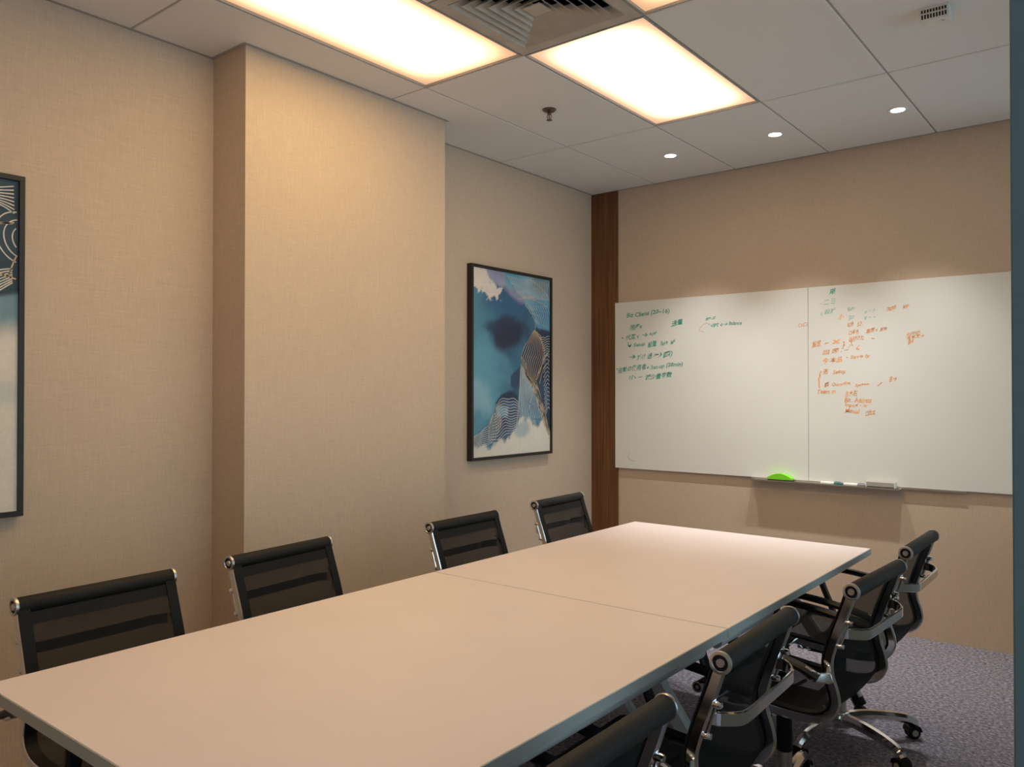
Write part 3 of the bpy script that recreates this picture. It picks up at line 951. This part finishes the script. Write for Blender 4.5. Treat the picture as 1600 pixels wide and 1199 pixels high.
a1.poly([(.50, .35), (.42, .35), (.34, .325), (.28, .285), (.30, .25), (.58, .27), (.58, .31)], (34, 38, 66), .012, .012, 9, .8, 7)
a1.poly([(.79, .71), (1.02, .70), (1.02, .08), (.92, .17), (.84, .30), (.76, .385), (.66, .44), (.60, .52), (.60, .55), (.68, .63)], (30, 44, 72), .006, .006, 8, 1, 8, (56, 86, 118))
a1.poly([(.60, .50), (.66, .44), (.76, .385), (.85, .27), (.91, .19), (.84, .165), (.60, .20), (.56, .27)], (70, 122, 156), .010, .008, 8, 1, 9, (128, 172, 190))
a1.poly([(0, .10), (.14, .14), (.22, .20), (.28, .27), (.36, .305), (.46, .295), (.58, .28), (.57, .15), (.40, .085), (.20, .07), (0, .06)], (40, 58, 92), .010, .010, 8, 1, 10, (72, 118, 150))
a1.poly([(.30, .265), (.44, .265), (.42, .205), (.28, .215)], (132, 172, 188), .010, .012, 9, .9, 11)
a1.poly([(-.02, .062), (.20, .052), (.36, .075), (.50, .115), (.58, .185), (.74, .180), (.82, .150), (.90, .175), (1.02, .075), (1.02, -.02), (-.02, -.02)], (230, 224, 212), .014, .03, 14, 1, 12, (222, 218, 208))
a1.blob(0.62, 0.13, 0.14, 0.06, (150, 178, 190), 0.7, 0.4, 13)

a2 = Art()
D0 = srgb((228, 220, 208))
a2.base(lambda s, t: D0 * (1 + 0.06 * fbm(s, t, 4, 21)))
a2.poly([(-.1, 1.05), (1.05, 1.05), (1.05, .565), (.6, .50), (.3, .55), (-.1, .52)], (104, 140, 156), .05, .03, 5, 1, 22, (126, 156, 168))
a2.poly([(-.1, 1.05), (1.05, 1.05), (1.05, .665), (.86, .625), (.7, .60), (.3, .64), (-.1, .62)], (36, 46, 62), .008, .008, 5, 1, 23, (44, 72, 88))
a2.blob(0.9, 0.36, .25, .05, (196, 200, 198), .7, .4, 24)
a2.blob(0.4, 0.2, .35, .07, (170, 188, 194), .6, .4, 25)

def family(A, B, n, wave=0.0, freq=3.0, m=30, lo=0.0, hi=1.0):
    """n curves blended between two boundary curves"""
    def resample(P):
        Q = np.array(spline(P, 8))
        d = np.r_[0, np.cumsum(np.linalg.norm(np.diff(Q, axis=0), axis=1))]
        u = np.linspace(0, d[-1], m)
        return np.stack([np.interp(u, d, Q[:, 0]), np.interp(u, d, Q[:, 1])], 1)
    a, b = resample(A), resample(B)
    out = []
    for k in range(n):
        f = lo + (hi - lo) * k / (n - 1)
        c = a + (b - a) * f
        u = np.linspace(0, 1, m)
        c[:, 1] += wave * np.sin(u * freq * 2 * math.pi + k * 0.35) * np.sin(u * math.pi)
        out.append(c)
    return out

def framed_print(name, y0, y1, z0, z1, wall_x, art, lines, label, roll=0.0):
    cy, w, h = (y0 + y1) / 2, y1 - y0, z1 - z0
    fd, fw = 0.040, 0.019
    t = tag(empty(name, (wall_x, cy, z0)), label, 'picture', 'framed abstract prints')
    t.rotation_euler = (roll, 0, 0)
    # local: x out of the wall, y along it, z up
    for q in ((0, fd, -w / 2, w / 2, 0, fw), (0, fd, -w / 2, w / 2, h - fw, h), (0, fd, -w / 2, -w / 2 + fw, fw, h - fw), (0, fd, w / 2 - fw, w / 2, fw, h - fw)):
        obj('frame_bar', bx(*q), 'frame', t, bevel=0.0015)
    ns, ntt = 96, 140
    W2, H2 = w - 2 * fw, h - 2 * fw
    vs, cols = [], []
    xs = fd - 0.010
    for j in range(ntt + 1):
        for i in range(ns + 1):
            s, v = i / ns, j / ntt
            vs.append((xs, -W2 / 2 + W2 * s, fw + H2 * v))
            cols.append(art.eval(s, v))
    fs = [(j * (ns + 1) + i, j * (ns + 1) + i + 1, (j + 1) * (ns + 1) + i + 1, (j + 1) * (ns + 1) + i) for j in range(ntt) for i in range(ns)]
    nb = len(vs)
    for (s, v) in ((0, 0), (1, 0), (1, 1), (0, 1)):
        vs.append((0.004, -W2 / 2 + W2 * s, fw + H2 * v)); cols.append(np.array((.3, .3, .3)))
    fs.append((nb + 3, nb + 2, nb + 1, nb))
    me = bpy.data.meshes.new('canvas')
    me.from_pydata(vs, [], fs)
    ca = me.color_attributes.new('Print', 'FLOAT_COLOR', 'POINT')
    ca.data.foreach_set('color', np.clip(np.c_[np.array(cols), np.ones(len(cols))], 0, 1).astype(np.float32).ravel())
    cv = link('canvas', me, 'print', t)
    for mname, curves, wd, nm in lines:
        bm = bmesh.new()
        for c in curves:
            rows = []
            for i in range(len(c)):
                s, v = c[i]
                d = np.array(c[min(i + 1, len(c) - 1)]) - np.array(c[max(i - 1, 0)])
                d = d * np.array((W2, H2)); d /= np.linalg.norm(d) + 1e-9
                y, z = -W2 / 2 + W2 * s, fw + H2 * v
                if not (0.004 < s < 0.996 and 0.004 < v < 0.996):
                    rows.append(None); continue
                nx, nz = -d[1] * wd / 2, d[0] * wd / 2
                rows.append((bm.verts.new((xs + .0006, y + nx, z + nz)), bm.verts.new((xs + .0006, y - nx, z - nz))))
            for a, b in zip(rows, rows[1:]):
                if a and b: bm.faces.new((a[0], a[1], b[1], b[0]))
        tag(obj(nm, bm, mname, cv), None, None, None, 'stuff')
    return t

L_gold = (family([(.78, .70), (.70, .64), (.62, .575), (.60, .53), (.63, .49), (.66, .44)], [(.82, .69), (.90, .62), (.92, .55), (.88, .49), (.82, .42), (.76, .385)], 12, .004)
          + [np.array(spline(p, 8)) for p in ([(.79, .73), (.80, .69), (.88, .64), (.92, .58), (.86, .47), (.80, .42), (.86, .33), (.92, .22), (1, .11)],
                                              [(.60, .545), (.66, .50), (.68, .43), (.80, .38), (.88, .27), (.93, .18), (1, .09)],
                                              [(1, .60), (.93, .54), (.84, .46), (.80, .40)], [(.995, .53), (.90, .47), (.85, .39)],
                                              [(.72, .985), (.85, .955), (1, .895)], [(.55, .866), (.74, .872), (.88, .858), (1, .83)])]
          + family([(.66, .44), (.76, .36), (.88, .20), (.98, .09)], [(.72, .43), (.83, .36), (.93, .22), (1, .10)], 6, .003))
L_pale = (family([(.84, .68), (.90, .66), (1, .675)], [(.92, .555), (.95, .56), (1, .55)], 9, .004)
          + family([(.90, .53), (.95, .56), (1, .545)], [(.93, .20), (.97, .255), (1, .24)], 14, .002)
          + family([(.60, .50), (.59, .40), (.58, .30), (.57, .20)], [(.70, .43), (.76, .38), (.86, .27), (.90, .19)], 15, .006)
          + family([(.58, .28), (.50, .305), (.42, .315), (.34, .30), (.28, .27)], [(.54, .135), (.44, .11), (.36, .10), (.28, .075), (.20, .07)], 14, .010, 1.5)
          + family([(0, .105), (.12, .14), (.20, .18), (.28, .27)], [(0, .05), (.14, .06), (.26, .09), (.36, .19)], 10, .004)
          + [np.array(spline(p, 8)) for p in ([(.59, .48), (.58, .35), (.56, .24), (.53, .12)], [(.28, .27), (.20, .16), (.19, .08)], [(.80, .37), (.72, .28), (.70, .17)])]
          + family([(.80, .74), (.74, .79), (.66, .835)], [(1.0, .71), (1.0, .78), (.96, .85)], 10, .004)
          + family([(.42, .985), (.56, .90), (.64, .87)], [(.98, .985), (.96, .93), (.99, .88)], 22, .004))
def ring(cx, cy, k, sx, sy):
    a = np.linspace(0, 2 * math.pi, 48)
    r = 1 + 0.16 * np.sin(2 * a + 0.4 * k) + 0.08 * np.sin(3 * a + k * 0.2)
    return np.stack([cx + sx * k * r * np.cos(a), cy + sy * k * r * np.sin(a)], 1)
L2_pale = [ring(.62, .80, k, .028, .020) for k in range(2, 11)] + family([(.4, .99), (.8, .965), (1, .985)], [(.5, .88), (.85, .93), (1, .895)], 8, .004) + family([(.3, .66), (.75, .61), (1, .70)], [(.3, .73), (.7, .70), (1, .735)], 8, .006) + [ring(1.04, .83, k, .030, .022) for k in range(1, 5)]
L2_gold = [np.array(spline(p, 8)) for p in ([(.5, .84), (.8, .86), (1, .87)], [(.72, .74), (.82, .80), (.86, .85), (1, .875)], [(.5, .775), (.75, .745), (.92, .715), (1, .70)], [(.96, .71), (.985, .76), (1, .78)])]
framed_print('framed_print', -1.409, -0.565, 0.991, 2.204, 0.0, a1, [('goldline', L_gold, 0.0038, 'gold_line'), ('paleline', L_pale, 0.0036, 'pale_line')],
             'framed blue abstract print with gold contour lines, beside the wood strip')
framed_print('framed_print', -4.745, -3.900, 0.965, 2.200, XL, a2, [('goldline', L2_gold, 0.005, 'gold_line'), ('paleline', L2_pale, 0.0045, 'pale_line')],
             'framed abstract print cut off by the left edge of the picture', 0.0)
